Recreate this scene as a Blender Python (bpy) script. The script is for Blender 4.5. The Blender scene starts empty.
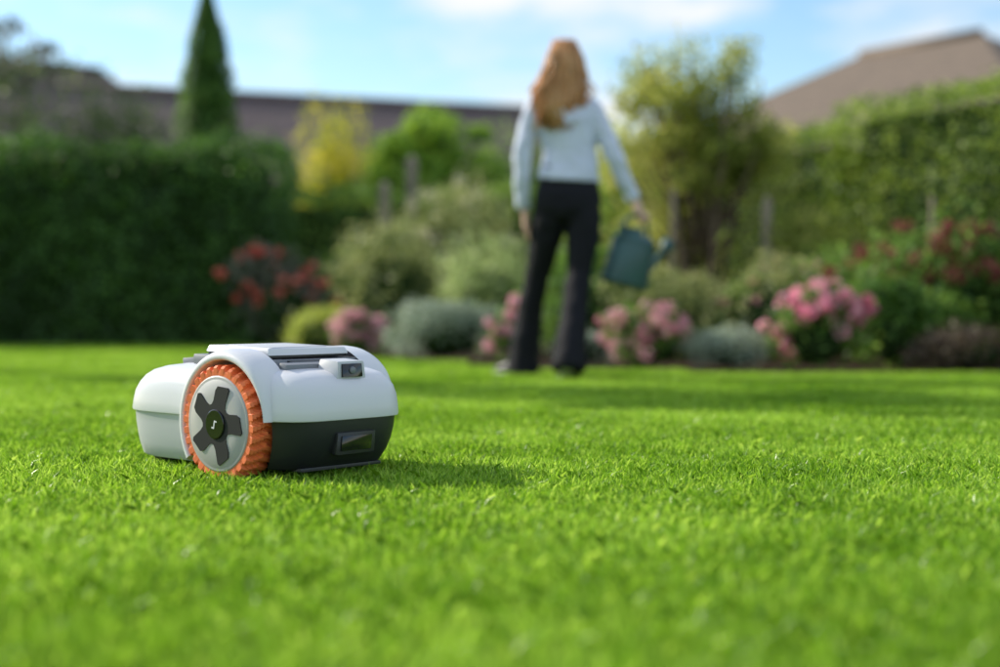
import bpy, bmesh, math
import numpy as np
from mathutils import Vector, Matrix
rng = np.random.default_rng(7)
S = bpy.context.scene
COL = S.collection

# ---------------------------------------------------------------- helpers
def empty(name, loc=(0,0,0)):
    o = bpy.data.objects.new(name, None); o.location = loc; o.empty_display_size = .1
    COL.objects.link(o); return o

def mesh_obj(name, verts, faces, mat=None, parent=None, smooth=False):
    me = bpy.data.meshes.new(name)
    me.from_pydata([tuple(v) for v in verts], [], [tuple(f) for f in faces])
    if mat: 
        for m in (mat if isinstance(mat, (list, tuple)) else [mat]): me.materials.append(m)
    if smooth: me.polygons.foreach_set('use_smooth', [True]*len(me.polygons))
    me.update()
    o = bpy.data.objects.new(name, me); COL.objects.link(o)
    if parent: o.parent = parent
    return o

def fast_mesh(name, V, k, mat):
    n = len(V)//k
    me = bpy.data.meshes.new(name)
    me.vertices.add(len(V)); me.vertices.foreach_set('co', V.astype(np.float32).ravel())
    me.loops.add(len(V)); me.loops.foreach_set('vertex_index', np.arange(len(V), dtype=np.int32))
    me.polygons.add(n); me.polygons.foreach_set('loop_start', np.arange(0, len(V), k, dtype=np.int32))
    me.update(calc_edges=True); me.materials.append(mat)
    return me

def obj_of(me, name, parent=None):
    o = bpy.data.objects.new(name, me); COL.objects.link(o)
    if parent: o.parent = parent
    return o

def unit(a): return a/np.maximum(np.linalg.norm(a, axis=-1, keepdims=True), 1e-9)

def leaves_V(P, N, size, spread=.8, asp=.55):
    n = len(P)
    nn = unit(N + rng.normal(0, spread, (n,3)) + np.array([0,0,.25]))
    t = unit(np.cross(nn, rng.normal(0,1,(n,3))))
    b = np.cross(nn, t)
    s = (size*rng.uniform(.6,1.35,(n,1)))
    V = np.empty((n,4,3))
    V[:,0] = P - t*s*.5
    V[:,1] = P + b*s*asp*.5 + nn*s*.08
    V[:,2] = P + t*s*.5 - nn*s*.08
    V[:,3] = P - b*s*asp*.5 + nn*s*.08
    return V.reshape(-1,3)

def blob_points(c, r, n, lump=.15, inner=.55, seed=0):
    d = unit(rng.normal(0,1,(n,3)))
    ph = seed*1.7
    f = 1+lump*(np.sin(d[:,0]*5+ph)*np.cos(d[:,2]*4+ph*2)+.6*np.sin(d[:,1]*9+d[:,2]*7+ph))
    rad = (inner+(1-inner)*rng.random(n)**.45)*f
    P = np.array(c)+d*np.array(r)*rad[:,None]
    return P, d

# ---------------------------------------------------------------- materials
def new_mat(name):
    m = bpy.data.materials.new(name); m.use_nodes = True
    nt = m.node_tree; nt.nodes.clear()
    out = nt.nodes.new('ShaderNodeOutputMaterial')
    return m, nt, out

def ramp(nt, stops):
    r = nt.nodes.new('ShaderNodeValToRGB')
    e = r.color_ramp.elements
    e[0].position, e[0].color = stops[0][0], (*stops[0][1],1)
    e[1].position, e[1].color = stops[-1][0], (*stops[-1][1],1)
    for p,c in stops[1:-1]:
        x = e.new(p); x.color = (*c,1)
    return r

def foliage(name, dark, mid, light, trans=.35, rough=.5, nscale=1.5, vmul=1.7, namp=1.8):
    m, nt, out = new_mat(name); L = nt.links.new
    g = nt.nodes.new('ShaderNodeNewGeometry')
    r = ramp(nt, [(0,dark),(.5,mid),(1,light)])
    nz = nt.nodes.new('ShaderNodeTexNoise'); nz.inputs['Scale'].default_value = nscale; nz.inputs['Detail'].default_value=4
    L(g.outputs['Position'], nz.inputs['Vector'])
    a = nt.nodes.new('ShaderNodeMath'); a.operation='MULTIPLY_ADD'; a.inputs[1].default_value=namp; a.inputs[2].default_value=-namp/2
    L(nz.outputs['Fac'], a.inputs[0])
    b = nt.nodes.new('ShaderNodeMath'); b.operation='ADD'; b.use_clamp=True
    L(a.outputs[0], b.inputs[0]); L(g.outputs['Random Per Island'], b.inputs[1])
    L(b.outputs[0], r.inputs['Fac'])
    p = nt.nodes.new('ShaderNodeBsdfPrincipled'); p.inputs['Roughness'].default_value=rough
    p.inputs['Specular IOR Level'].default_value=.45
    t = nt.nodes.new('ShaderNodeBsdfTranslucent')
    hs = nt.nodes.new('ShaderNodeHueSaturation'); hs.inputs['Hue'].default_value=.485; hs.inputs['Value'].default_value=vmul
    L(r.outputs[0], hs.inputs['Color']); L(hs.outputs[0], t.inputs['Color'])
    mx = nt.nodes.new('ShaderNodeMixShader'); mx.inputs[0].default_value=trans
    L(r.outputs[0], p.inputs['Base Color']); L(p.outputs[0], mx.inputs[1]); L(t.outputs[0], mx.inputs[2])
    L(mx.outputs[0], out.inputs['Surface'])
    return m

def plain(name, col, rough=.5, spec=.5, metal=0, nscale=0, namt=.15, bump=0, bscale=200, coat=0):
    m, nt, out = new_mat(name); L = nt.links.new
    p = nt.nodes.new('ShaderNodeBsdfPrincipled')
    p.inputs['Base Color'].default_value=(*col,1); p.inputs['Roughness'].default_value=rough
    p.inputs['Specular IOR Level'].default_value=spec; p.inputs['Metallic'].default_value=metal
    p.inputs['Coat Weight'].default_value=coat
    tc = nt.nodes.new('ShaderNodeTexCoord')
    if nscale:
        nz = nt.nodes.new('ShaderNodeTexNoise'); nz.inputs['Scale'].default_value=nscale; nz.inputs['Detail'].default_value=5
        L(tc.outputs['Object'], nz.inputs['Vector'])
        r = ramp(nt, [(.3,tuple(c*(1-namt) for c in col)),(.7,tuple(min(1,c*(1+namt)) for c in col))])
        L(nz.outputs['Fac'], r.inputs['Fac']); L(r.outputs[0], p.inputs['Base Color'])
    if bump:
        n2 = nt.nodes.new('ShaderNodeTexNoise'); n2.inputs['Scale'].default_value=bscale; n2.inputs['Detail'].default_value=3
        L(tc.outputs['Object'], n2.inputs['Vector'])
        bp = nt.nodes.new('ShaderNodeBump'); bp.inputs['Strength'].default_value=bump; bp.inputs['Distance'].default_value=.002
        L(n2.outputs['Fac'], bp.inputs['Height']); L(bp.outputs[0], p.inputs['Normal'])
    L(p.outputs[0], out.inputs['Surface'])
    return m

M_core  = plain('foliage_core', (.02,.04,.01), .9, .1)  # for dark filler solids added behind the leaves
M_grass = foliage('grass_blades', (.075,.20,.008),(.20,.42,.018),(.45,.66,.10), .5, .30, 1.3, 1.55, 1.5)
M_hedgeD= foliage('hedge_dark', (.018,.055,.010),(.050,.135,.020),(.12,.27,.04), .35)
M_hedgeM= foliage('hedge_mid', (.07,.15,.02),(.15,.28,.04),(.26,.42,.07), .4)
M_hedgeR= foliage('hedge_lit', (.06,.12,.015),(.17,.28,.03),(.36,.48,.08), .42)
M_cyp   = foliage('cypress', (.03,.08,.012),(.08,.20,.03),(.19,.35,.05), .35, .6, 3)
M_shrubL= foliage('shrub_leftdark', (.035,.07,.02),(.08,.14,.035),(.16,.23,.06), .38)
M_gold  = foliage('golden_leaves', (.22,.30,.02),(.48,.50,.04),(.74,.68,.07), .45)
M_apple = foliage('apple_leaves', (.09,.20,.015),(.21,.38,.03),(.38,.56,.07), .45)
M_olive = foliage('olive_leaves', (.13,.18,.05),(.26,.32,.10),(.50,.52,.24), .42)
M_tree  = foliage('tree_leaves', (.10,.15,.02),(.28,.34,.05),(.58,.58,.18), .5)
M_pale  = foliage('pale_leaves', (.20,.30,.08),(.36,.47,.18),(.56,.63,.32), .42)
M_silver= foliage('silver_leaves', (.18,.25,.17),(.34,.41,.30),(.54,.60,.48), .3)
M_green = foliage('border_leaves', (.05,.13,.018),(.12,.25,.035),(.24,.40,.08), .4)
M_lime  = foliage('lime_leaves', (.22,.30,.03),(.40,.48,.08),(.62,.65,.18), .45)
M_heath = foliage('heather', (.035,.03,.018),(.10,.06,.04),(.18,.14,.07), .2)
M_purple= foliage('purple_leaves', (.06,.07,.05),(.12,.13,.09),(.22,.22,.16), .3)
M_pink  = foliage('pink_petals', (.66,.16,.29),(.90,.36,.48),(.95,.66,.70), .38, .6, 5, 1.3)
M_pink2 = foliage('dusky_pink_petals', (.54,.19,.26),(.80,.42,.46),(.90,.68,.65), .38, .6, 5, 1.3)
M_red   = foliage('red_petals', (.50,.06,.04),(.80,.20,.13),(.90,.38,.27), .35, .6, 5, 1.3)
M_sedum = foliage('crimson_petals', (.13,.015,.02),(.28,.045,.05),(.42,.12,.10), .25, .6, 5, 1.3)
M_cream = foliage('cream_petals', (.5,.45,.30),(.7,.65,.45),(.85,.8,.65), .25, .6, 5, 1.2)
M_bark  = plain('bark', (.18,.135,.095), .9, .2, nscale=12, namt=.4, bump=.6, bscale=40)
M_wood  = plain('weathered_wood', (.30,.25,.19), .8, .2, nscale=8, namt=.3)
M_soil  = plain('soil', (.05,.033,.02), .95, .1, nscale=9, namt=.5, bump=1, bscale=60)

# ---------------------------------------------------------------- world, sun, camera
sunv = Vector((-.87,.46,0)).normalized(); EL = math.radians(30)
sun_dir = Vector((sunv.x*math.cos(EL), sunv.y*math.cos(EL), math.sin(EL)))
w = bpy.data.worlds.new("World"); S.world = w; w.use_nodes = True
nt = w.node_tree; nt.nodes.clear(); L = nt.links.new
wo = nt.nodes.new('ShaderNodeOutputWorld'); bg = nt.nodes.new('ShaderNodeBackground'); bg.inputs[1].default_value=.15
sky = nt.nodes.new('ShaderNodeTexSky'); sky.sky_type='NISHITA'; sky.sun_disc=False
sky.sun_elevation = EL; sky.sun_rotation = math.atan2(sunv.x, sunv.y) % (2*math.pi)
sky.air_density=1.2; sky.dust_density=.3; sky.ozone_density=3.0
hs = nt.nodes.new('ShaderNodeHueSaturation'); hs.inputs['Saturation'].default_value=1.15; hs.inputs['Value'].default_value=1.3
tc = nt.nodes.new('ShaderNodeTexCoord'); mp = nt.nodes.new('ShaderNodeMapping')
mp.inputs['Scale'].default_value=(1.0,1.0,3.0); mp.inputs['Location'].default_value=(.35,.1,.2)
nz = nt.nodes.new('ShaderNodeTexNoise'); nz.inputs['Scale'].default_value=5.2; nz.inputs['Detail'].default_value=8; nz.inputs['Roughness'].default_value=.58
rp = ramp(nt, [(.42,(.05,.05,.05)),(.52,(.45,.45,.45)),(.60,(1,1,1))])
mx = nt.nodes.new('ShaderNodeMix'); mx.data_type='RGBA'
L(tc.outputs['Generated'], mp.inputs[0]); L(mp.outputs[0], nz.inputs['Vector']); L(nz.outputs['Fac'], rp.inputs['Fac'])
L(sky.outputs[0], hs.inputs['Color'])
L(rp.outputs[0], mx.inputs[0]); L(hs.outputs[0], mx.inputs[6]); mx.inputs[7].default_value=(6.6,6.7,6.9,1)
L(mx.outputs[2], bg.inputs[0]); L(bg.outputs[0], wo.inputs[0])

sl = bpy.data.lights.new('sun','SUN'); sl.energy=5.0; sl.angle=math.radians(.6); sl.color=(1,.92,.77)
so = bpy.data.objects.new('sun', sl); COL.objects.link(so); so.location=(-8,6,9)
so.rotation_euler = sun_dir.to_track_quat('Z','Y').to_euler()

cam = bpy.data.cameras.new('camera'); co = bpy.data.objects.new('camera', cam); COL.objects.link(co)
co.location=(0,0,.36); co.rotation_euler=(math.radians(90-1.09),0,0)
cam.lens=50; cam.sensor_width=36; cam.clip_start=.05; cam.clip_end=1000
cam.dof.use_dof=True; cam.dof.focus_distance=2.88; cam.dof.aperture_fstop=1.3
S.camera = co
S.view_settings.view_transform='Standard'; S.view_settings.look='None'; S.view_settings.exposure=0

# ---------------------------------------------------------------- ground
mesh_obj('ground', [(-300,-300,-.004),(300,-300,-.004),(300,300,-.004),(-300,300,-.004)], [(0,1,2,3)],
         plain('ground', (.05,.10,.02), .95, .1, nscale=.5, namt=.3))
lawn_poly = [(-9,-2),(6,-2),(6,7.0),(2.53,7.12),(1.04,7.35),(.4,7.75),(0,8.2),(-.64,8.95),(-1.22,10.1),(-1.75,11.5),(-2.1,12.3),(-9,12.4)]
mesh_obj('lawn', [(x,y,.004) for x,y in lawn_poly], [tuple(range(len(lawn_poly)))],
         plain('lawn_soil', (.05,.11,.01), .95, .1, nscale=6, namt=.5))
bed = [(-9,12.4),(-2.1,12.3),(-1.75,11.5),(-1.22,10.1),(-.64,8.95),(0,8.2),(.4,7.75),(1.04,7.35),(2.53,7.12),(6,7.0),(7,7),(7,16),(-9,16)]
mesh_obj('flower_bed', [(x,y,.0) for x,y in bed], [tuple(range(len(bed)))], M_soil)

def inside(x,y,poly):
    c=False; n=len(poly)
    for i in range(n):
        x1,y1=poly[i]; x2,y2=poly[i-1]
        if (y1>y)!=(y2>y) and x < (x2-x1)*(y-y1)/(y2-y1)+x1: c=not c
    return c

T = .4
def grass_tile(i, n):
    x = rng.uniform(-T/2,T/2,n); y = rng.uniform(-T/2,T/2,n)
    cl = .5+.5*np.sin(x*47+i*2+2*np.sin(y*31))*np.sin(y*43+i+2*np.sin(x*29))
    h = rng.uniform(.012,.028,n)*(0.75+.6*cl)
    tall = rng.random(n)<.035; h[tall]*=1.35
    wd = rng.uniform(.0015,.0033,n)
    a = rng.uniform(0,2*math.pi,n); ln = rng.uniform(.1,1.05,n)*h
    ta = rng.uniform(0,2*math.pi,n)
    d = np.stack([np.cos(a),np.sin(a),0*a],1); wv = np.stack([np.cos(ta),np.sin(ta),0*a],1)*wd[:,None]
    B = np.stack([x,y,0*x],1); up=np.array([0,0,1.])
    m1 = B+d*(ln*.3)[:,None]+up*(h*.55)[:,None]
    tp = B+d*ln[:,None]+up*(h*np.sqrt(np.clip(1-(ln/h)**2*.5,0,1)))[:,None]
    V = np.stack([B-wv*.5,B+wv*.5,m1+wv*.5,tp,m1-wv*.5],1).reshape(-1,3)
    return fast_mesh('grass_tile', V, 5, M_grass)
tiles = bpy.data.collections.new('grass_tiles')
for i in range(6):
    o = bpy.data.objects.new('grass_patch', grass_tile(i, 5000)); tiles.objects.link(o)
pts=[]
for ix in range(-23,16):
    for iy in range(-5,32):
        x=ix*T; y=iy*T+.2
        if abs(x) > .72*max(y,0)*.5+3.2 and x>0: continue
        if inside(x,y,lawn_poly): pts.append((x,y,.004))
g = mesh_obj('lawn_grass', pts, [], M_grass)
ng = bpy.data.node_groups.new('scatter_grass','GeometryNodeTree')
ng.interface.new_socket('Geometry', in_out='INPUT', socket_type='NodeSocketGeometry')
ng.interface.new_socket('Geometry', in_out='OUTPUT', socket_type='NodeSocketGeometry')
N=ng.nodes; gi=N.new('NodeGroupInput'); go=N.new('NodeGroupOutput')
ci=N.new('GeometryNodeCollectionInfo'); ci.inputs['Collection'].default_value=tiles
ci.inputs['Separate Children'].default_value=True; ci.inputs['Reset Children'].default_value=True
ip=N.new('GeometryNodeInstanceOnPoints'); ip.inputs['Pick Instance'].default_value=True
r1=N.new('FunctionNodeRandomValue'); r1.data_type='INT'; r1.inputs[4].default_value=0; r1.inputs[5].default_value=5; r1.inputs['Seed'].default_value=3
r2=N.new('FunctionNodeRandomValue'); r2.data_type='INT'; r2.inputs[4].default_value=0; r2.inputs[5].default_value=3; r2.inputs['Seed'].default_value=9
mu=N.new('ShaderNodeMath'); mu.operation='MULTIPLY'; mu.inputs[1].default_value=math.pi/2
cx=N.new('ShaderNodeCombineXYZ')
ng.links.new(gi.outputs[0], ip.inputs['Points']); ng.links.new(ci.outputs[0], ip.inputs['Instance'])
ng.links.new(r1.outputs[2], ip.inputs['Instance Index']); ng.links.new(r2.outputs[2], mu.inputs[0])
ng.links.new(mu.outputs[0], cx.inputs[2]); ng.links.new(cx.outputs[0], ip.inputs['Rotation'])
ng.links.new(ip.outputs[0], go.inputs[0])
md=g.modifiers.new('scatter','NODES'); md.node_group=ng

# ---------------------------------------------------------------- plants
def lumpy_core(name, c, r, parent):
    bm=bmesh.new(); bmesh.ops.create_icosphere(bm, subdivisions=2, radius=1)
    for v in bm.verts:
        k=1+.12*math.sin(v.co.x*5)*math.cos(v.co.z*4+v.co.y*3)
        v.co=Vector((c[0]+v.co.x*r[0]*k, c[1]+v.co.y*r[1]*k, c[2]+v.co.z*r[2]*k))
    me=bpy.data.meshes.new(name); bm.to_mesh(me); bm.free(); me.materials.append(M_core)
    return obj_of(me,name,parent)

def bush(name, x, y, wdt, top, mat, leaf=.035, n=2600, z0=0.0, blobs=7, core=True, depth=None, flowers=None, spread=.8):
    """flowers=(mat, count, head_radius, petal, per_head, zmin)"""
    e = empty(name, (x,y,0)); depth = depth or wdt*.8
    h = top-z0; Ps=[];Ns=[]
    cents=[]
    for i in range(blobs):
        a = rng.uniform(0,2*math.pi); q=rng.uniform(.0,.55); zz=rng.uniform(.30,.72)
        sc = rng.uniform(.38,.58)
        c=(math.cos(a)*q*wdt/2*1.05, math.sin(a)*q*depth/2, z0+h*zz)
        r=(wdt/2*sc*1.15, depth/2*sc*1.15, h*sc*.62)
        cents.append((c,r)); P,Nn=blob_points(c,r,n//(blobs+1),.18,.5,i); Ps.append(P);Ns.append(Nn)
    c=(0,0,z0+h*.42); r=(wdt*.42,depth*.42,h*.44); P,Nn=blob_points(c,r,n//(blobs+1),.2,.7,9); Ps.append(P);Ns.append(Nn)
    P=np.concatenate(Ps);Nn=np.concatenate(Ns); k=P[:,2]>.01; P=P[k];Nn=Nn[k]
    zs=top/np.percentile(P[:,2],99.3); P[:,2]*=zs
    xs=(wdt/2)/np.percentile(np.abs(P[:,0]),97.5); P[:,0]*=xs
    obj_of(fast_mesh('foliage', leaves_V(P,Nn,leaf,spread),4,mat),'foliage',e)
    if core: lumpy_core('dark_core',(0,0,z0+h*.4),(wdt*.30,depth*.30,h*.34),e)  # solid dark lump added to block the view through the bush
    if flowers:
        fm,cnt,hr,pet,per,zmin=flowers; FV=[]
        for i in range(cnt):
            c0,r0=cents[i%len(cents)]
            d=unit(rng.normal(0,1,3)+np.array([-.0,-.6,.55]))
            c=(np.array(c0)+d*np.array(r0)*1.02)*np.array([xs,1,zs])
            if c[2]<zmin: c[2]=zmin+rng.random()*.1
            c[2]=min(c[2],top*.97)
            hh=hr*rng.uniform(.7,1.25)
            P2,N2=blob_points(c,(hh,hh,hh*.85),per,.08,.75,i)
            FV.append(leaves_V(P2,N2,pet,.45,.9))
        obj_of(fast_mesh('flowers',np.concatenate(FV),4,fm),'flowers',e)
    return e

def hedge(name, p0, p1, thick, height, mat, leaf=.045, dens=1500, z0=0):
    e=empty(name,(p0[0],p0[1],0)); d=np.array([p1[0]-p0[0],p1[1]-p0[1],0.]); Ln=np.linalg.norm(d); d/=Ln
    nv=np.array([-d[1],d[0],0.])
    def surf(n,face):
        u=rng.random(n)*Ln; v=rng.random(n)*height
        if face=='front': P=d*u[:,None]+np.array([0,0,1.])*v[:,None]; Nn=np.tile(-nv,(n,1))
        elif face=='back': P=d*u[:,None]+np.array([0,0,1.])*v[:,None]+nv*thick; Nn=np.tile(nv,(n,1))
        elif face=='top': P=d*u[:,None]+nv*(rng.random(n)*thick)[:,None]+np.array([0,0,height]); Nn=np.tile(np.array([0,0,1.]),(n,1))
        elif face=='e0': P=nv*(rng.random(n)*thick)[:,None]+np.array([0,0,1.])*v[:,None]; Nn=np.tile(-d,(n,1))
        else: P=d*Ln+nv*(rng.random(n)*thick)[:,None]+np.array([0,0,1.])*v[:,None]; Nn=np.tile(d,(n,1))
        l=.06*np.sin(P[:,0]*3.1+P[:,2]*2.3+P[:,1])+.045*np.sin(P[:,0]*7.7-P[:,2]*6.1+2*P[:,1])+.025*np.sin(P[:,0]*19+P[:,2]*15)
        P=P+Nn*(l+rng.uniform(-.10,.04,n)+(rng.random(n)<.06)*rng.uniform(0,.10,n))[:,None]
        return P,Nn
    A=[surf(int(dens*Ln*height),'front'),surf(int(dens*Ln*thick),'top'),surf(int(dens*.4*Ln*height),'back'),
       surf(int(dens*thick*height),'e0'),surf(int(dens*thick*height),'e1')]
    P=np.concatenate([a[0] for a in A]);Nn=np.concatenate([a[1] for a in A]); k=P[:,2]>.0; P=P[k];Nn=Nn[k]
    obj_of(fast_mesh('foliage',leaves_V(P,Nn,leaf,.75),4,mat),'foliage',e)
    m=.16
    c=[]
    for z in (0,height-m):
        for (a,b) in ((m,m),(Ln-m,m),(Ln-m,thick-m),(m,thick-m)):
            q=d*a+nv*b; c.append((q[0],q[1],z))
    mesh_obj('dark_core',c,[(0,1,2,3),(4,5,6,7),(0,1,5,4),(1,2,6,5),(2,3,7,6),(3,0,4,7)],M_core,e)  # dark box added inside the hedge so nothing shows through
    return e

def tube(pts, rad, seg=10, ref=(1,0,0), cap=True):
    V=[];F=[]; pts=[Vector(p) for p in pts]; n=len(pts); ref=Vector(ref)
    for i,p in enumerate(pts):
        t=(pts[min(i+1,n-1)]-pts[max(i-1,0)]).normalized()
        a=(ref-t*ref.dot(t)).normalized(); b=t.cross(a)
        r=rad[i]; rx,ry=(r if isinstance(r,(tuple,list)) else (r,r))
        for k in range(seg):
            w_=2*math.pi*k/seg; V.append(p+a*rx*math.cos(w_)+b*ry*math.sin(w_))
    for i in range(n-1):
        for k in range(seg):
            k2=(k+1)%seg; F.append((i*seg+k,i*seg+k2,(i+1)*seg+k2,(i+1)*seg+k))
    if cap:
        F.append(tuple(range(seg-1,-1,-1))); F.append(tuple((n-1)*seg+k for k in range(seg)))
    return V,F
def merge(parts):
    V=[];F=[]
    for v,f in parts:
        o=len(V); V+=list(v); F+=[tuple(i+o for i in q) for q in f]
    return V,F

def tree(name,x,y,trunks,crown,mat,leaf,n,blobs,trunk_r=.04,smin=.20,smax=.36,core=False):
    e=empty(name,(x,y,0)); parts=[];Ps=[];Ns=[]
    cx_,cz,rx,ry,rz=crown
    cents=[]
    for i in range(blobs):
        d=unit(rng.normal(0,1,3)); q=rng.random()**.5*.82
        cents.append(np.array([cx_+d[0]*rx*q, d[1]*ry*q, cz+d[2]*rz*q]))
    for i in range(trunks):
        a=2*math.pi*i/trunks; b=(math.cos(a)*.06,math.sin(a)*.06,0)
        tgt=(cx_+math.cos(a)*rx*.45, math.sin(a)*ry*.45, cz+rz*.5)
        mid=((b[0]+tgt[0])*.5+rng.uniform(-.05,.05),(b[1]+tgt[1])*.5, tgt[2]*.5)
        parts.append(tube([b,mid,tgt],[trunk_r,trunk_r*.7,trunk_r*.25],8))
    for i,c in enumerate(cents):
        s=Vector((cx_*.6+c[0]*.15,c[1]*.15,max(.3,c[2]*.55))); parts.append(tube([s,(s+Vector(c))*.5+Vector((0,0,-.05)),Vector(c)],[trunk_r*.45,trunk_r*.3,trunk_r*.12],6))
        sc=rng.uniform(smin,smax)
        P,Nn=blob_points(c,(rx*sc,ry*sc,rz*sc*.9),n//blobs,.25,.25,i); Ps.append(P);Ns.append(Nn)
    V,F=merge(parts); mesh_obj('trunk_and_limbs',V,F,M_bark,e,True)
    P=np.concatenate(Ps);Nn=np.concatenate(Ns)
    obj_of(fast_mesh('foliage',leaves_V(P,Nn,leaf,1.0),4,mat),'foliage',e)
    return e

# hedges
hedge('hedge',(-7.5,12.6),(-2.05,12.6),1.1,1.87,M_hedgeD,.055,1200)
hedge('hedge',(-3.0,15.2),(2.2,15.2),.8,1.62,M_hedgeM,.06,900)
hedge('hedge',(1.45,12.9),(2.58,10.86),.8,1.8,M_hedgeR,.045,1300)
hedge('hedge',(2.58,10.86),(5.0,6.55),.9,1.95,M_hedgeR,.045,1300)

def cypress(x,y,rad,top):
    e=empty('cypress_tree',(x,y,0)); n=15000
    z=.1+rng.random(n)**.85*(top-.1)
    u=((z-1.7)/(top-1.7)).clip(0,1)
    prof=rad*np.clip(1.0-u**2.3,0.03,1)*np.minimum(1,.6+z*.4)
    a=rng.uniform(0,2*math.pi,n); r=prof*rng.uniform(.72,1.05,n)*(1+.07*np.sin(a*5+z*4)+.06*np.sin(z*13+a*2))
    P=np.stack([np.cos(a)*r,np.sin(a)*r,z],1); Nn=np.stack([np.cos(a),np.sin(a),.8+0*a],1)
    obj_of(fast_mesh('foliage',leaves_V(P,Nn,.07,.4,.35),4,M_cyp),'foliage',e)
    V,F=tube([(0,0,0),(0,0,top*.5),(0,0,top*.75),(0,0,top*.96)],[rad*.68,rad*.65,rad*.45,.02],10); mesh_obj('dark_core',V,F,M_core,e)  # dark tapered filler added behind the needles, not modelled branches
cypress(-3.36,16.0,.37,4.10)

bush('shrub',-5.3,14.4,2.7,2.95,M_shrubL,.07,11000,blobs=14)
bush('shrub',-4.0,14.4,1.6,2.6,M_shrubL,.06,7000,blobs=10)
tree('tree',-5.6,15.4,2,(0,3.1,1.0,.9,.55),M_purple,.07,1600,12)
bush('golden_shrub',-2.05,17.2,1.0,2.8,M_gold,.06,9000,blobs=14)
bush('shrub',-2.85,16.8,.9,2.35,M_hedgeM,.06,3500,blobs=9)
tree('apple_tree',-.85,17.2,3,(0,2.0,1.15,.8,.85),M_apple,.07,19000,70,.06,.16,.30)
bush('shrub',-.9,16.6,1.7,2.05,M_hedgeM,.06,6000,blobs=12)
bush('shrub',.5,16.8,1.7,2.5,M_hedgeM,.06,7000,blobs=12)
bush('shrub',-.47,12.2,1.05,1.48,M_olive,.045,7000,blobs=14,flowers=(M_cream,22,.05,.03,24,.9))
bush('shrub',-.85,11.2,.98,1.03,M_olive,.04,6500,blobs=14)
bush('shrub',-.06,10.2,.80,.88,M_pale,.035,6500,blobs=12)
bush('silver_shrub',-.36,9.25,.74,.40,M_silver,.028,5500,blobs=12)
bush('lime_shrub',-1.38,10.6,.58,.36,M_lime,.03,3200)
bush('dahlia_plant',-1.86,12.0,.84,.86,M_purple,.06,2600,blobs=16,flowers=(M_red,34,.045,.045,34,.40))
bush('shrub',-1.3,12.9,.9,.9,M_hedgeM,.05,3000)
bush('hydrangea_bush',-.96,9.95,.44,.32,M_green,.05,1200,blobs=9,flowers=(M_pink2,40,.050,.024,70,.08))
bush('hydrangea_bush',.075,8.65,.27,.42,M_green,.05,1200,blobs=9,flowers=(M_pink2,32,.045,.024,70,.08))
bush('hydrangea_bush',.90,8.1,.48,.36,M_green,.045,1500,blobs=10,flowers=(M_pink2,52,.046,.022,80,.07))
bush('hydrangea_bush',1.78,7.8,.50,.50,M_green,.045,2000,blobs=11,flowers=(M_pink,56,.048,.024,80,.09))
bush('hydrangea_bush',1.62,9.0,.5,.55,M_green,.045,1200,flowers=(M_pink2,12,.04,.022,50,.3))
bush('silver_shrub',1.33,7.95,.50,.25,M_silver,.025,3200)
bush('silver_shrub',.55,8.5,.38,.24,M_silver,.025,2000)
bush('shrub',.62,9.6,.85,.80,M_green,.045,3400)
bush('shrub',1.1,9.2,.75,.62,M_olive,.045,3000)
bush('lime_shrub',1.10,12.0,.80,2.05,M_lime,.05,6000,blobs=12)
bush('shrub',.70,11.4,.9,1.35,M_hedgeM,.05,4000)
bush('shrub',1.75,8.95,.8,.70,M_olive,.035,3200,flowers=(M_pink2,10,.02,.02,12,.4))
bush('shrub',2.1,8.9,.7,.74,M_green,.04,2800,flowers=(M_cream,18,.02,.02,12,.4))
bush('shrub',2.2,9.9,1.0,1.05,M_tree,.045,3600)
tree('garden_tree',1.50,10.3,5,(0,1.60,.98,.7,.86),M_tree,.042,17000,80,.028,.13,.26)
bush('shrub',1.30,10.7,.9,1.25,M_tree,.045,4200,blobs=10)
bush('sedum_plant',2.75,8.6,1.2,.88,M_green,.05,4600,blobs=14,flowers=(M_sedum,110,.045,.022,44,.50))
bush('sedum_plant',3.6,8.2,1.0,.90,M_green,.05,2400,blobs=9,flowers=(M_sedum,60,.045,.022,44,.52))
bush('shrub',2.28,8.0,.44,.52,M_green,.05,2200)
bush('shrub',2.55,8.05,.5,.42,M_hedgeM,.05,2200)
bush('heather_plant',2.55,7.6,.62,.27,M_heath,.025,3800)
bush('heather_plant',3.2,7.6,.7,.3,M_heath,.025,2600)
# a taller tree further along the left boundary, it dapples the lawn
tree('garden_tree',-5.3,8.4,1,(0,4.2,1.5,1.0,.6),M_apple,.075,2400,30,.08,.13,.26)

def post(name,x,y,h,s=.07,tilt=0):
    e=empty(name,(x,y,0))
    bm=bmesh.new(); bmesh.ops.create_cube(bm,size=1)
    for v in bm.verts: v.co=Vector((v.co.x*s,v.co.y*s,(v.co.z+.5)*h))
    bmesh.ops.bevel(bm,geom=bm.edges[:],offset=s*.1,segments=2)
    me=bpy.data.meshes.new('shaft'); bm.to_mesh(me); bm.free(); me.materials.append(M_wood); obj_of(me,'shaft',e)
    bm=bmesh.new(); bmesh.ops.create_cone(bm,segments=4,radius1=s*.7,radius2=0,depth=s*.4,cap_ends=True,matrix=Matrix.Translation((0,0,h+s*.2+.003))@Matrix.Rotation(math.pi/4,4,'Z'))
    me=bpy.data.meshes.new('cap'); bm.to_mesh(me); bm.free(); me.materials.append(M_wood); obj_of(me,'cap',e)
    e.rotation_euler=(0,tilt,0)
post('wooden_post',-1.08,13.0,1.50,.09)
post('wooden_post',-.95,15.0,1.95,.11)
post('wooden_post',1.88,9.8,1.12,.055)
post('garden_stake',2.72,8.75,1.05,.022)
post('garden_stake',1.15,9.4,1.15,.022,.02)

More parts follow.
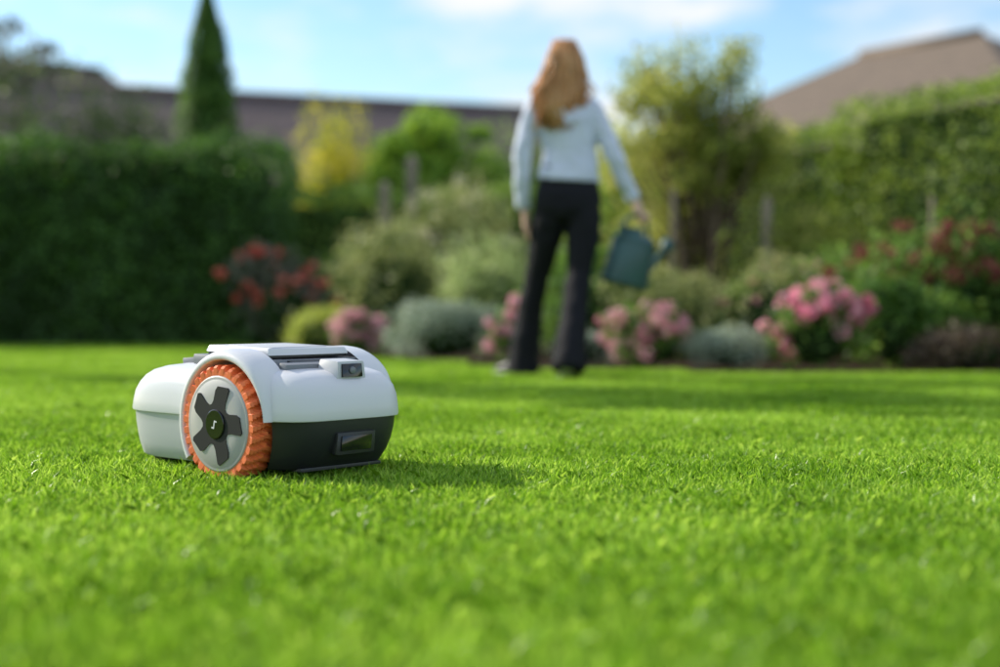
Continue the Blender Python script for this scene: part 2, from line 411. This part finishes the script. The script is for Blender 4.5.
# ---------------------------------------------------------------- houses
def roof_mat(name,c):
    m,nt,out=new_mat(name);L=nt.links.new
    p=nt.nodes.new('ShaderNodeBsdfPrincipled'); p.inputs['Roughness'].default_value=.85
    tc=nt.nodes.new('ShaderNodeTexCoord'); br=nt.nodes.new('ShaderNodeTexBrick')
    br.inputs['Scale'].default_value=3; br.inputs['Color1'].default_value=(*c,1); br.inputs['Color2'].default_value=(*[q*.75 for q in c],1)
    br.inputs['Mortar'].default_value=(*[q*.4 for q in c],1); br.inputs['Mortar Size'].default_value=.02
    L(tc.outputs['Object'],br.inputs['Vector']); L(br.outputs[0],p.inputs['Base Color']); L(p.outputs[0],out.inputs[0]); return m
M_roofA=roof_mat('roof_tiles_grey',(.15,.11,.105)); M_roofB=roof_mat('roof_tiles_brown',(.22,.165,.12))
M_brick=roof_mat('brick_wall',(.35,.20,.14)); M_white=plain('white_frame',(.8,.8,.78),.4); M_glass=plain('window_glass',(.03,.04,.05),.05,.8)
def box(x0,x1,y0,y1,z0,z1):
    V=[(x0,y0,z0),(x1,y0,z0),(x1,y1,z0),(x0,y1,z0),(x0,y0,z1),(x1,y0,z1),(x1,y1,z1),(x0,y1,z1)]
    return V,[(3,2,1,0),(4,5,6,7),(0,1,5,4),(1,2,6,5),(2,3,7,6),(3,0,4,7)]
def house(name,A,B,ridge,eave,half,hip,mat,ov=.35):
    A=Vector((*A,0));B=Vector((*B,0)); d=B-A; Ln=d.length; e=empty(name,A); e.rotation_euler=(0,0,math.atan2(d.y,d.x))
    V,F=box(-hip*.9,Ln+hip*.9,-half+ov,half-ov,0,eave); mesh_obj('walls',V,F,M_brick,e)
    if hip<.5:
        mesh_obj('gables',[(0,-half+ov,eave),(0,half-ov,eave),(0,0,ridge-.1),(Ln,-half+ov,eave),(Ln,half-ov,eave),(Ln,0,ridge-.1)],[(0,1,2),(3,5,4)],M_brick,e)
    x0=-hip-ov;x1=Ln+hip+ov
    ra=0 if hip>=.5 else -ov; rb=Ln if hip>=.5 else Ln+ov
    Z=eave-.05
    R=[(x0,-half,Z),(x1,-half,Z),(x1,half,Z),(x0,half,Z),(ra,0,ridge),(rb,0,ridge)]
    o=mesh_obj('roof',R,[(0,1,5,4),(2,3,4,5),(1,2,5),(3,0,4)],mat,e)
    sm=o.modifiers.new('thick','SOLIDIFY'); sm.thickness=.12; sm.offset=1
    V,F=tube([(ra,0,ridge+.1),(rb,0,ridge+.1)],[.12,.12],8,(0,0,1)); mesh_obj('ridge_tiles',V,F,mat,e,True)
    for s in (-1,):
        for xx in np.arange(1.2,Ln-.8,2.6):
            V,F=box(xx,xx+1.2,s*(half-ov)-.03,s*(half-ov)+.02,.9,2.1); mesh_obj('window_frame',V,F,M_white,e)
            V,F=box(xx+.08,xx+.56,s*(half-ov)-.04,s*(half-ov)-.032,.98,2.02); mesh_obj('window_pane',V,F,M_glass,e)
            V,F=box(xx+.64,xx+1.12,s*(half-ov)-.04,s*(half-ov)-.032,.98,2.02); mesh_obj('window_pane',V,F,M_glass,e)
    return e
house('brick_house',(-8.6,26.5),(.9,29.9),4.45,2.5,3.6,0,M_roofA)
house('brick_house',(-12,25.4),(-7.9,27.6),4.9,2.8,3.6,1.5,M_roofA)
house('brick_house',(6.9,26.6),(8.45,24.5),5.05,2.7,4.2,3.6,M_roofB)

# ---------------------------------------------------------------- robot mower
mow=empty('robot_lawn_mower',(-.447,2.965,.003)); mow.rotation_euler=(0,0,math.radians(-42)); mow.scale=(.99,.99,.975)
M_shell=plain('shell_plastic',(.72,.72,.745),.34,.5,bump=.06,bscale=900,coat=.1)
M_shell2=plain('skirt_plastic',(.54,.55,.575),.45,.5,bump=.06,bscale=900)
M_dark=plain('dark_plastic',(.022,.024,.026),.42,.5,bump=.1,bscale=900)
M_gloss=plain('gloss_black',(.008,.008,.01),.12,.6)
M_mid=plain('grey_plastic',(.20,.21,.23),.5,.5,bump=.08,bscale=900)
M_or=plain('orange_rubber',(.85,.19,.06),.55,.35,nscale=30,namt=.12,bump=.1,bscale=400)
M_hub=plain('hub_plastic',(.44,.43,.42),.42,.5,bump=.05,bscale=900)
M_logo=plain('logo_white',(.75,.75,.75),.5)

rings=[(.030,-.385,.160,.148),(.034,-.390,.166,.152),(.060,-.396,.184,.160),(.085,-.400,.195,.164),(.108,-.402,.201,.167),(.1295,-.402,.203,.169),
       (.1315,-.402,.203,.170),(.133,-.407,.209,.174),(.137,-.408,.210,.175),(.155,-.405,.209,.174),(.178,-.398,.206,.172),(.198,-.383,.198,.168),(.213,-.366,.186,.162),(.225,-.344,.168,.153),
       (.234,-.31,.140,.138),(.240,-.26,.10,.115),(.243,-.15,.0,.05)]
SEG=96; V=[];F=[]
for z,x0,x1,hw in rings:
    cxm=(x0+x1)/2; hl=(x1-x0)/2
    for k in range(SEG):
        a=2*math.pi*k/SEG; c,s_=math.cos(a),math.sin(a); ex=2/5.2
        V.append((cxm+hl*math.copysign(abs(c)**ex,c), hw*math.copysign(abs(s_)**ex,s_), z))
mi=[]
for i in range(len(rings)-1):
    for k in range(SEG):
        k2=(k+1)%SEG; F.append((i*SEG+k,i*SEG+k2,(i+1)*SEG+k2,(i+1)*SEG+k))
        q=V[i*SEG+k]; zc=(rings[i][0]+rings[i+1][0])/2
        if zc<.132 and q[0]>.08: mi.append(1)
        elif zc<.132 and q[0]<-.12: mi.append(2)
        else: mi.append(0)
F.append(tuple(range(SEG-1,-1,-1))); mi.append(1)
F.append(tuple((len(rings)-1)*SEG+k for k in range(SEG))); mi.append(0)
shell=mesh_obj('body_shell',V,F,[M_shell,M_dark,M_shell2],mow,True)
shell.data.polygons.foreach_set('material_index',mi)

def cyl(name,r,y0,y1,mat,x=0,z=0,seg=64,parent=mow):
    V,F=tube([(x,y0,z),(x,y1,z)],[r,r],seg,(1,0,0)); o=mesh_obj(name,V,F,mat,parent,False)
    for p in o.data.polygons: p.use_smooth = len(p.vertices)==4
    return o
WR=.122; WZ=.122
cutters=[]
for s in (-1,1):
    y0,y1=(-.26,-.115) if s<0 else (.115,.26)
    c=cyl('well_cut',.1335,y0,y1,M_dark,0,WZ)
    m=shell.modifiers.new('well','BOOLEAN'); m.operation='DIFFERENCE'; m.object=c; m.solver='EXACT'; cutters.append(c)
bpy.context.view_layer.update()
dg=bpy.context.evaluated_depsgraph_get()
me2=bpy.data.meshes.new_from_object(shell.evaluated_get(dg)); shell.modifiers.clear(); shell.data=me2
for c in cutters: bpy.data.objects.remove(c)
try:
    me2.set_sharp_from_angle(angle=math.radians(32))
except Exception as ex: print('sharp',ex)

for s in (-1,1):
    V=[];F=[]; n=60; a0,a1=math.radians(4),math.radians(214)
    prof=[(.1335,.120),(.1335,.1805),(.135,.184),(.139,.1855),(.1455,.1845),(.1505,.180),(.1545,.170),(.1570,.152),(.1565,.115)]
    for i in range(n+1):
        t=i/n; a=a0+(a1-a0)*t
        k=min(1,t/.22)
        rw=.42+.58*k*k*(3-2*k)
        for (r,y) in prof:
            rr=.1335+(r-.1335)*rw
            V.append((rr*math.cos(a), s*(y if y<.16 else y-.006*(1-rw)), WZ+rr*math.sin(a)))
    m_=len(prof)
    for i in range(n):
        for j in range(m_-1):
            q=(i*m_+j,i*m_+j+1,(i+1)*m_+j+1,(i+1)*m_+j); F.append(q if s<0 else q[::-1])
    F.append(tuple(range(m_))); F.append(tuple(n*m_+j for j in range(m_)))
    o=mesh_obj('wheel_arch',V,F,M_shell,mow,True)
    bm=bmesh.new(); bm.from_mesh(o.data); bmesh.ops.recalc_face_normals(bm,faces=bm.faces); bm.to_mesh(o.data); bm.free()
    o.data.set_sharp_from_angle(angle=math.radians(50))

def rbox(name,c,s,mat,bev=.006,rot=(0,0,0),taper=1.0,parent=mow):
    bm=bmesh.new(); bmesh.ops.create_cube(bm,size=1)
    for v in bm.verts:
        k=taper if v.co.z>0 else 1
        v.co=Vector((v.co.x*s[0]*k,v.co.y*s[1]*k,v.co.z*s[2]))
    bmesh.ops.bevel(bm,geom=bm.edges[:],offset=bev,segments=4,profile=.6)
    me=bpy.data.meshes.new(name); bm.to_mesh(me); bm.free(); me.materials.append(mat)
    me.polygons.foreach_set('use_smooth',[True]*len(me.polygons))
    o=obj_of(me,name,parent); o.location=c; o.rotation_euler=rot
    me.set_sharp_from_angle(angle=math.radians(40)); return o
rbox('deck',(-.045,0,.248),(.25,.26,.022),M_mid,.008,(0,math.radians(2),0))
rbox('lid_channel',(-.045,0,.2635),(.205,.215,.010),M_dark,.004)  # dark plate drawing the channel around the lid
rbox('top_lid',(-.045,0,.2735),(.212,.222,.014),M_shell,.006,(0,math.radians(1.5),0),.95)
rbox('lid_inlay',(-.045,0,.2800),(.150,.150,.004),M_shell2,.0015,(0,math.radians(1.5),0))
rbox('stop_button_base',(.084,0,.243),(.05,.15,.018),M_dark,.006,(0,math.radians(10),0))
rbox('front_ridge',(.108,-.040,.241),(.022,.14,.014),M_mid,.004,(0,math.radians(10),0))
rbox('rear_grip',(-.225,0,.247),(.11,.16,.014),M_mid,.005,(0,math.radians(-4),0))
rbox('rear_grip_slot',(-.225,0,.2550),(.075,.12,.004),M_dark,.0015,(0,math.radians(-4),0))
rbox('camera_turret',(.150,.012,.232),(.066,.080,.044),M_shell2,.009,(0,math.radians(4),0),.88)
rbox('camera_window',(.1820,.012,.233),(.006,.054,.028),M_gloss,.002,(0,math.radians(-6),0))
V,F=tube([(.184,.012,.233),(.1885,.012,.2332)],[.0085,.007],24,(0,0,1)); mesh_obj('camera_lens',V,F,M_mid,mow,True)
rbox('sensor_frame',(.196,.005,.083),(.015,.104,.046),M_dark,.004,(0,math.radians(6),0))
rbox('sensor_window',(.2040,.005,.083),(.004,.082,.031),M_gloss,.0015,(0,math.radians(6),0))
rbox('bumper_lip',(.150,0,.030),(.03,.22,.007),M_dark,.003)

M_spoke=plain('spoke_black',(.018,.019,.02),.6,.25)
def wheel(s):
    e=empty('drive_wheel',(0,0,WZ)); e.parent=mow
    yo=.192*s; yi=.128*s
    NL=30; V=[];F=[]
    seg=NL*8
    wv=[(0,.100),(0.0,.111),(.06,.1145),(.2,.116),(.35,.116),(.5,.116),(.65,.116),(.8,.116),(.94,.1145),(1,.111),(1,.100)]
    for j,(t,r) in enumerate(wv):
        for k in range(seg):
            a=2*math.pi*k/seg
            ph=(a*NL/(2*math.pi)+abs(t-.5)*1.0)%1
            lug=1 if ph<.52 else 0
            add=(.0075 if 1<j<len(wv)-2 else (.006 if j in(1,len(wv)-2) else 0))*lug
            V.append(((r+add)*math.cos(a), yo+(yi-yo)*t + (0 if not(j in(1,len(wv)-2)) else (s*.0015*(1 if j==1 else -1)*lug)), (r+add)*math.sin(a)))
    for j in range(len(wv)-1):
        for k in range(seg):
            k2=(k+1)%seg; q=(j*seg+k,j*seg+k2,(j+1)*seg+k2,(j+1)*seg+k); F.append(q if s>0 else q[::-1])
    mesh_obj('tyre',V,F,M_or,e)
    prof=[(.101,.000),(.1015,.003),(.097,.0052),(.094,.0040),(.0925,.0052),(.06,.0075),(.03,.0085),(.0,.0085)]
    V=[];F=[];sg=72
    for r,o in prof:
        for k in range(sg):
            a=2*math.pi*k/sg; V.append((r*math.cos(a), yo+s*(o-.003), r*math.sin(a)))
    for j in range(len(prof)-1):
        for k in range(sg):
            k2=(k+1)%sg; q=(j*sg+k,(j+1)*sg+k,(j+1)*sg+k2,j*sg+k2); F.append(q)
    h=mesh_obj('hub',V,F,M_hub,e,True)
    V,F=tube([(0,yo-s*.004,0),(0,yi,0)],[.1005,.1005],48,(1,0,0)); mesh_obj('hub_core',V,F,M_dark,e,True)
    out=[]
    for i in range(5):
        b=2*math.pi*i/5+.30
        for (r,da) in ((.044,-.58),(.054,-.44),(.083,-.34),(.087,-.27),(.080,.12),(.071,.22),(.050,.36),(.044,.50)):
            out.append((r*math.cos(b+da),r*math.sin(b+da)))
    ysf=yo+s*.0062
    V=[(x,ysf,z) for x,z in out]+[(x*.98,ysf-s*.006,z*.98) for x,z in out]; n=len(out)
    V.append((0,ysf,0)); 
    F=[(i,(i+1)%n,2*n) for i in range(n)]+[(i,n+i,n+(i+1)%n,(i+1)%n) for i in range(n)]
    mesh_obj('spoke_star',V,F,M_spoke,e)
    V,F=tube([(0,yo+s*.005,0),(0,yo+s*.0085,0),(0,yo+s*.0095,0)],[.031,.031,.029],48,(1,0,0)); mesh_obj('centre_cap',V,F,M_gloss,e)
    ya,yb=sorted((yo+s*.0096,yo+s*.0102))
    V,F=merge([box(-.0015,.0015,ya,yb,-.010,.008),box(.0015,.007,ya,yb,.005,.008),box(-.007,-.0015,ya,yb,-.010,-.007)])
    mesh_obj('emblem',V,F,M_logo,e)
    e.rotation_euler=(0,.2,0)
wheel(-1); wheel(1)
rbox('chassis',(-.09,0,.070),(.50,.20,.06),M_dark,.01)
for sy in (-1,1):
    V,F=tube([(-.30,sy*.11-.012,.034),(-.30,sy*.11+.012,.034)],[.034,.034],32); mesh_obj('caster_wheel',V,F,M_dark,mow,True)
    rbox('caster_fork',(-.30,sy*.11,.055),(.03,.036,.05),M_dark,.004)

# ---------------------------------------------------------------- woman
wom=empty('woman',(0,0,0)); Y0=6.85
M_shirt=plain('shirt_cotton',(.68,.72,.87),.85,.2,nscale=14,namt=.06,bump=.3,bscale=120)
M_trous=plain('trousers',(.012,.012,.016),.8,.2,bump=.3,bscale=200)
M_skin=plain('skin',(.68,.44,.33),.5,.4,nscale=20,namt=.06)
M_hair=foliage('hair_strands',(.42,.19,.06),(.70,.36,.13),(.90,.60,.30),.35,.32,8,1.4)
M_shoe=plain('shoe_leather',(.015,.015,.015),.4,.5); M_sole=plain('shoe_sole',(.75,.74,.70),.6)
def remeshed(name,parts,mat,vox,parent,it=4,disp=0):
    V,F=merge(parts); o=mesh_obj(name,V,F,mat,parent,True)
    bm=bmesh.new(); bm.from_mesh(o.data); bmesh.ops.recalc_face_normals(bm,faces=bm.faces); bm.to_mesh(o.data); bm.free()
    r=o.modifiers.new('r','REMESH'); r.mode='VOXEL'; r.voxel_size=vox; r.use_smooth_shade=True
    s=o.modifiers.new('s','SMOOTH'); s.iterations=it; s.factor=.5
    if disp:
        t=bpy.data.textures.new(name+'_folds','CLOUDS'); t.noise_scale=.09; t.noise_depth=2
        d=o.modifiers.new('d','DISPLACE'); d.texture=t; d.strength=disp; d.texture_coords='GLOBAL'
    return o
def tz(rows,seg=24,ref=(1,0,0)):
    return tube([(x,Y0+y,z) for x,y,z,_,_ in rows],[(rx,ry) for *_,rx,ry in rows],seg,ref)
torso=tz([(.335,0,.975,.156,.118),(.337,0,1.01,.153,.112),(.342,0,1.07,.138,.102),(.343,0,1.12,.128,.095),(.336,-.005,1.20,.138,.102),(.326,-.01,1.28,.152,.108),
          (.320,-.01,1.335,.155,.100),(.315,-.005,1.38,.125,.080),(.313,0,1.412,.078,.065),(.313,.0,1.435,.058,.058)])
armL=tz([(.205,-.005,1.358,.048,.053),(.168,-.005,1.330,.052,.056),(.138,-.01,1.25,.049,.054),(.118,-.02,1.17,.045,.050),(.104,-.02,1.07,.043,.047),(.104,.0,.97,.041,.044),(.116,.03,.88,.038,.040),(.122,.04,.845,.034,.036)])
armR=tz([(.425,-.005,1.358,.048,.053),(.460,-.005,1.330,.052,.056),(.496,-.01,1.25,.049,.054),(.534,-.02,1.17,.045,.050),(.572,-.02,1.08,.043,.047),(.611,.0,.99,.041,.045),(.650,.02,.915,.037,.039),(.662,.025,.89,.034,.036)])
remeshed('shirt',[torso,armL,armR],M_shirt,.009,wom,6,.028)
pel=tz([(.338,0,1.045,.132,.095),(.336,0,.98,.148,.106),(.335,-.005,.90,.165,.122),(.332,-.005,.84,.165,.118),(.33,0,.79,.13,.09)])
# mid-stride: left leg forward (away), right leg trailing with the heel rising
lL=tz([(.258,0,.90,.080,.10),(.248,.03,.80,.088,.104),(.222,.09,.68,.080,.092),(.188,.16,.52,.062,.072),(.168,.19,.42,.062,.074),(.148,.22,.30,.066,.080),(.126,.25,.14,.076,.098),(.114,.26,.02,.084,.112)])
lR=tz([(.412,0,.90,.080,.10),(.414,-.01,.80,.088,.104),(.406,-.02,.68,.080,.092),(.388,-.03,.52,.062,.072),(.374,-.07,.42,.062,.074),(.356,-.13,.30,.066,.080),(.338,-.19,.17,.076,.098),(.326,-.22,.055,.084,.112)])
remeshed('trousers',[pel,lL,lR],M_trous,.010,wom,5,.018)
V,F=tube([(.3375,Y0,1.028),(.3375,Y0,1.052)],[(.139,.102),(.137,.101)],32); mesh_obj('waistband',V,F,M_trous,wom,True)
def shoe(x,y,ang,pitch=0,z=.004):
    e=empty('shoe',(x,y,z)); e.parent=wom; e.rotation_euler=(pitch,0,ang)
    up=tube([(0,-.085,.045),(0,-.06,.055),(0,0,.058),(0,.06,.048),(0,.12,.036),(0,.16,.030)],[(.026,.03),(.036,.045),(.038,.05),(.044,.036),(.042,.024),(.022,.014)],20)
    o=mesh_obj('upper',*up,M_shoe,e,True); o.modifiers.new('s','SUBSURF').levels=1
    out=[(math.sin(a)*.045*(1 if math.cos(a)>0 else .85), .04+math.cos(a)*.132) for a in np.linspace(0,2*math.pi,28,endpoint=False)]
    n=28; V=[(x_,y_,0.0) for x_,y_ in out]+[(x_,y_,.026) for x_,y_ in out]
    F=[tuple(range(n-1,-1,-1)),tuple(range(n,2*n))]+[(i,(i+1)%n,n+(i+1)%n,n+i) for i in range(n)]
    mesh_obj('sole',V,F,M_sole,e)
shoe(.098,Y0+.24,math.radians(48)); shoe(.326,Y0-.17,math.radians(-6),math.radians(-17),.038)
HC=Vector((.318,Y0+.012,1.553))
bm=bmesh.new(); bmesh.ops.create_uvsphere(bm,u_segments=40,v_segments=28,radius=1)
for v in bm.verts:
    x,y,z=v.co; wx=.074*(1-.22*max(0,-z)**1.5); 
    yy=y*.094*(1-.10*max(0,-z)) + (.012*max(0,-z) if y>0 else 0)
    if y>0:
        yy+=.022*math.exp(-((x/.16)**2+((z+.12)/.16)**2))
        yy+=.006*math.exp(-((x/.28)**2+((z+.48)/.07)**2))
        yy+=.008*math.exp(-((x/.3)**2+((z+.85)/.15)**2))
        for sx in (-.42,.42): yy-=.010*math.exp(-(((x-sx)/.17)**2+((z-.06)/.11)**2))
    v.co=Vector((HC.x+x*wx,HC.y+yy,HC.z+z*.113))
me=bpy.data.meshes.new('head'); bm.to_mesh(me); bm.free(); me.materials.append(M_skin); me.polygons.foreach_set('use_smooth',[True]*len(me.polygons)); obj_of(me,'head',wom)
V,F=tube([(.314,Y0,1.40),(.315,Y0+.002,1.44),(.317,Y0+.006,1.50)],[(.056,.056),(.050,.052),(.052,.056)],20); mesh_obj('neck',V,F,M_skin,wom,True)
for sx in (-1,1):
    V,F=tube([(HC.x+sx*.031,HC.y+.070,HC.z+.006),(HC.x+sx*.031,HC.y+.079,HC.z+.006),(HC.x+sx*.031,HC.y+.083,HC.z+.006)],[.010,.010,.004],14); mesh_obj('eye',V,F,M_sole,wom,True)
    V,F=tube([(HC.x+sx*.031,HC.y+.083,HC.z+.006),(HC.x+sx*.031,HC.y+.0845,HC.z+.006)],[.005,.004],12); mesh_obj('iris',V,F,M_dark,wom,True)
    V,F=tube([(HC.x+sx*.072,HC.y,HC.z-.03),(HC.x+sx*.082,HC.y-.005,HC.z),(HC.x+sx*.077,HC.y-.005,HC.z+.028)],[.008,.014,.008],12); mesh_obj('ear',V,F,M_skin,wom,True)
V,F=tube([(HC.x-.022,HC.y+.088,HC.z-.055),(HC.x,HC.y+.094,HC.z-.054),(HC.x+.022,HC.y+.088,HC.z-.055)],[.003,.007,.003],10,(0,0,1)); mesh_obj('lips',V,F,plain('lips',(.5,.16,.14),.4),wom,True)
hp=[tz([(.290,-.055,1.29,.050,.022),(.293,-.062,1.36,.080,.035),(.302,-.050,1.43,.088,.055),(.312,-.03,1.50,.088,.075),(.318,-.008,1.56,.088,.088),(.319,.0,1.61,.080,.082),(.319,.002,1.65,.052,.055),(.319,.002,1.668,.02,.02)])]
V,F=merge(hp); o=mesh_obj('hair_mass',V,F,M_hair,wom,True)
parts=[]
for i in range(620):
    ph=rng.uniform(-1.9,1.9)
    sx,sy=math.sin(ph),-math.cos(ph)
    R=rng.uniform(.90,1.08); endz=rng.uniform(1.225,1.38)-.02*math.cos(ph)
    j=rng.normal(0,.013,6); w1=rng.normal(0,.022)
    top=(HC.x+sx*.02+j[0], Y0+.005+sy*.02, 1.668+rng.uniform(-.004,.006))
    p=[top,(HC.x+sx*.058*R,Y0+.004+sy*.066*R,1.640+j[5]*.4),(HC.x+sx*.088*R,Y0-.002+sy*.092*R,1.572),
       (HC.x-.006+sx*.092*R+j[1],Y0-.012+sy*.083*R,1.49),(HC.x-.016+sx*.094*R+j[2]+w1,Y0-.035+sy*.06*R+(-.01),1.415),
       (HC.x-.030+sx*.096*R+j[3]+w1*.4,Y0-.075+sy*.035*R,1.345),(HC.x-.042+sx*.075*R+j[4]-w1,Y0-.088+sy*.03,endz)]
    if sy>0.2: p=p[:5]
    parts.append(tube(p,[.0035,.006,.0065,.006,.0058,.005,.0015][:len(p)],4,(.3,1,.1)))
V,F=merge(parts); mesh_obj('hair_strands',V,F,M_hair,wom,True)

def finger(p0,dirs,r,ref):
    pts=[Vector(p0)]
    for d,l in dirs: pts.append(pts[-1]+Vector(d).normalized()*l)
    n=len(pts); return tube(pts,[r*(1-.10*i) for i in range(n)],10,ref)
wx,wy,wz=.122,Y0+.042,.85
parts=[tube([(wx,wy,wz+.03),(wx,wy+.002,wz-.015),(wx+.003,wy+.006,wz-.05),(wx+.004,wy+.012,wz-.095)],[(.022,.026),(.018,.026),(.015,.036),(.013,.036)],14)]
for k,(l) in enumerate((.068,.076,.070,.055)):
    yy=wy+.038-k*.0195
    parts.append(finger((wx+.004,yy,wz-.085),[((.12,.05,-1),l*.5),((.35,.02,-1),l*.32),((.6,0,-1),l*.26)],.0088,(0,1,0)))
parts.append(finger((wx+.004,wy+.03,wz-.035),[((.25,.75,-.8),.035),((.3,.35,-1),.030),((.3,.1,-1),.022)],.0105,(1,0,0)))
remeshed('relaxed_hand',parts,M_skin,.0032,wom,2)
CR=Matrix.Rotation(math.radians(14),3,'Y')@Matrix.Rotation(math.radians(50),3,'Z')
G=Vector((.690,Y0+.03,.808)); 
hx=(CR@Vector((1,0,0))).normalized()
palm0=Vector((.664,Y0+.028,.90)); 
pd=(G+Vector((0,-.01,.022))-palm0)
parts=[tube([palm0+Vector((-.012,0,.03)),palm0,palm0+pd*.5,palm0+pd*.95],[(.020,.024),(.022,.024),(.038,.018),(.040,.016)],14,tuple(hx))]
side=hx.cross(Vector((0,0,1))).normalized()
if side.x<0: side=-side
for k,l in enumerate((.9,1.0,.95,.8)):
    b=G+hx*(.031-k*.0205)+side*.018+Vector((0,0,.020))
    parts.append(finger(b,[(tuple(side*.6+Vector((0,0,-.8))),.030*l),(tuple(side*-.55+Vector((0,0,-1))),.026*l),(tuple(-side+Vector((0,0,-.1))),.022*l)],.0088,tuple(hx)))
parts.append(finger(palm0+pd*.45+hx*.025,[(tuple(hx*.5-side*.7+Vector((0,0,-.7))),.036),(tuple(-side*.2+Vector((0,0,-1))),.028),(tuple(side*.5+Vector((0,0,-.9))),.02)],.0105,(1,0,0)))
remeshed('gripping_hand',parts,M_skin,.0032,wom,2)

# ---------------------------------------------------------------- watering can
M_can=plain('can_enamel',(.042,.105,.105),.42,.5,nscale=9,namt=.15)
cs=1.12
cl=G-(CR@Vector((-.012,0,.3155*cs)))
can=empty('watering_can',cl); can.rotation_euler=CR.to_euler(); can.scale=(cs,)*3
body=tube([(0,0,0),(0,0,.006),(0,0,.02),(0,0,.20),(0,0,.215),(0,0,.235)],[(.100,.082),(.117,.093),(.121,.097),(.108,.089),(.102,.082),(.074,.062)],40)
o=mesh_obj('body',*body,M_can,can,True); o.data.set_sharp_from_angle(angle=math.radians(35))
V,F=tube([(0,0,.012),(0,0,.022)],[(.124,.100),(.124,.100)],40); mesh_obj('base_band',V,F,M_can,can,True)
V,F=tube([(0,0,.198),(0,0,.206)],[(.1115,.0925),(.1115,.0925)],40); mesh_obj('rim_band',V,F,M_can,can,True)
V,F=tube([(-.03,0,.225),(-.033,0,.26)],[(.045,.045),(.05,.048)],28,cap=False); o=mesh_obj('filler_collar',V,F,M_can,can,True); o.modifiers.new('s','SOLIDIFY').thickness=.003
V,F=tube([(-.095,0,.175),(-.118,0,.23),(-.105,0,.285),(-.05,0,.315),(.02,0,.312),(.075,0,.275),(.088,0,.215)],[.009]*7,12,(0,1,0)); mesh_obj('handle',V,F,M_can,can,True)
V,F=tube([(.085,0,.05),(.15,0,.10),(.20,0,.16),(.235,0,.205)],[.026,.018,.013,.012],18,(0,1,0)); mesh_obj('spout',V,F,M_can,can,True)
V,F=tube([(.230,0,.200),(.247,0,.220),(.262,0,.240),(.266,0,.244)],[.013,.024,.036,.034],24,(0,1,0)); mesh_obj('rose',V,F,M_can,can,True)
V,F=tube([(.10,0,.19),(.18,0,.150)],[.005,.005],10,(0,1,0)); mesh_obj('spout_brace',V,F,M_can,can,True)
print('done')
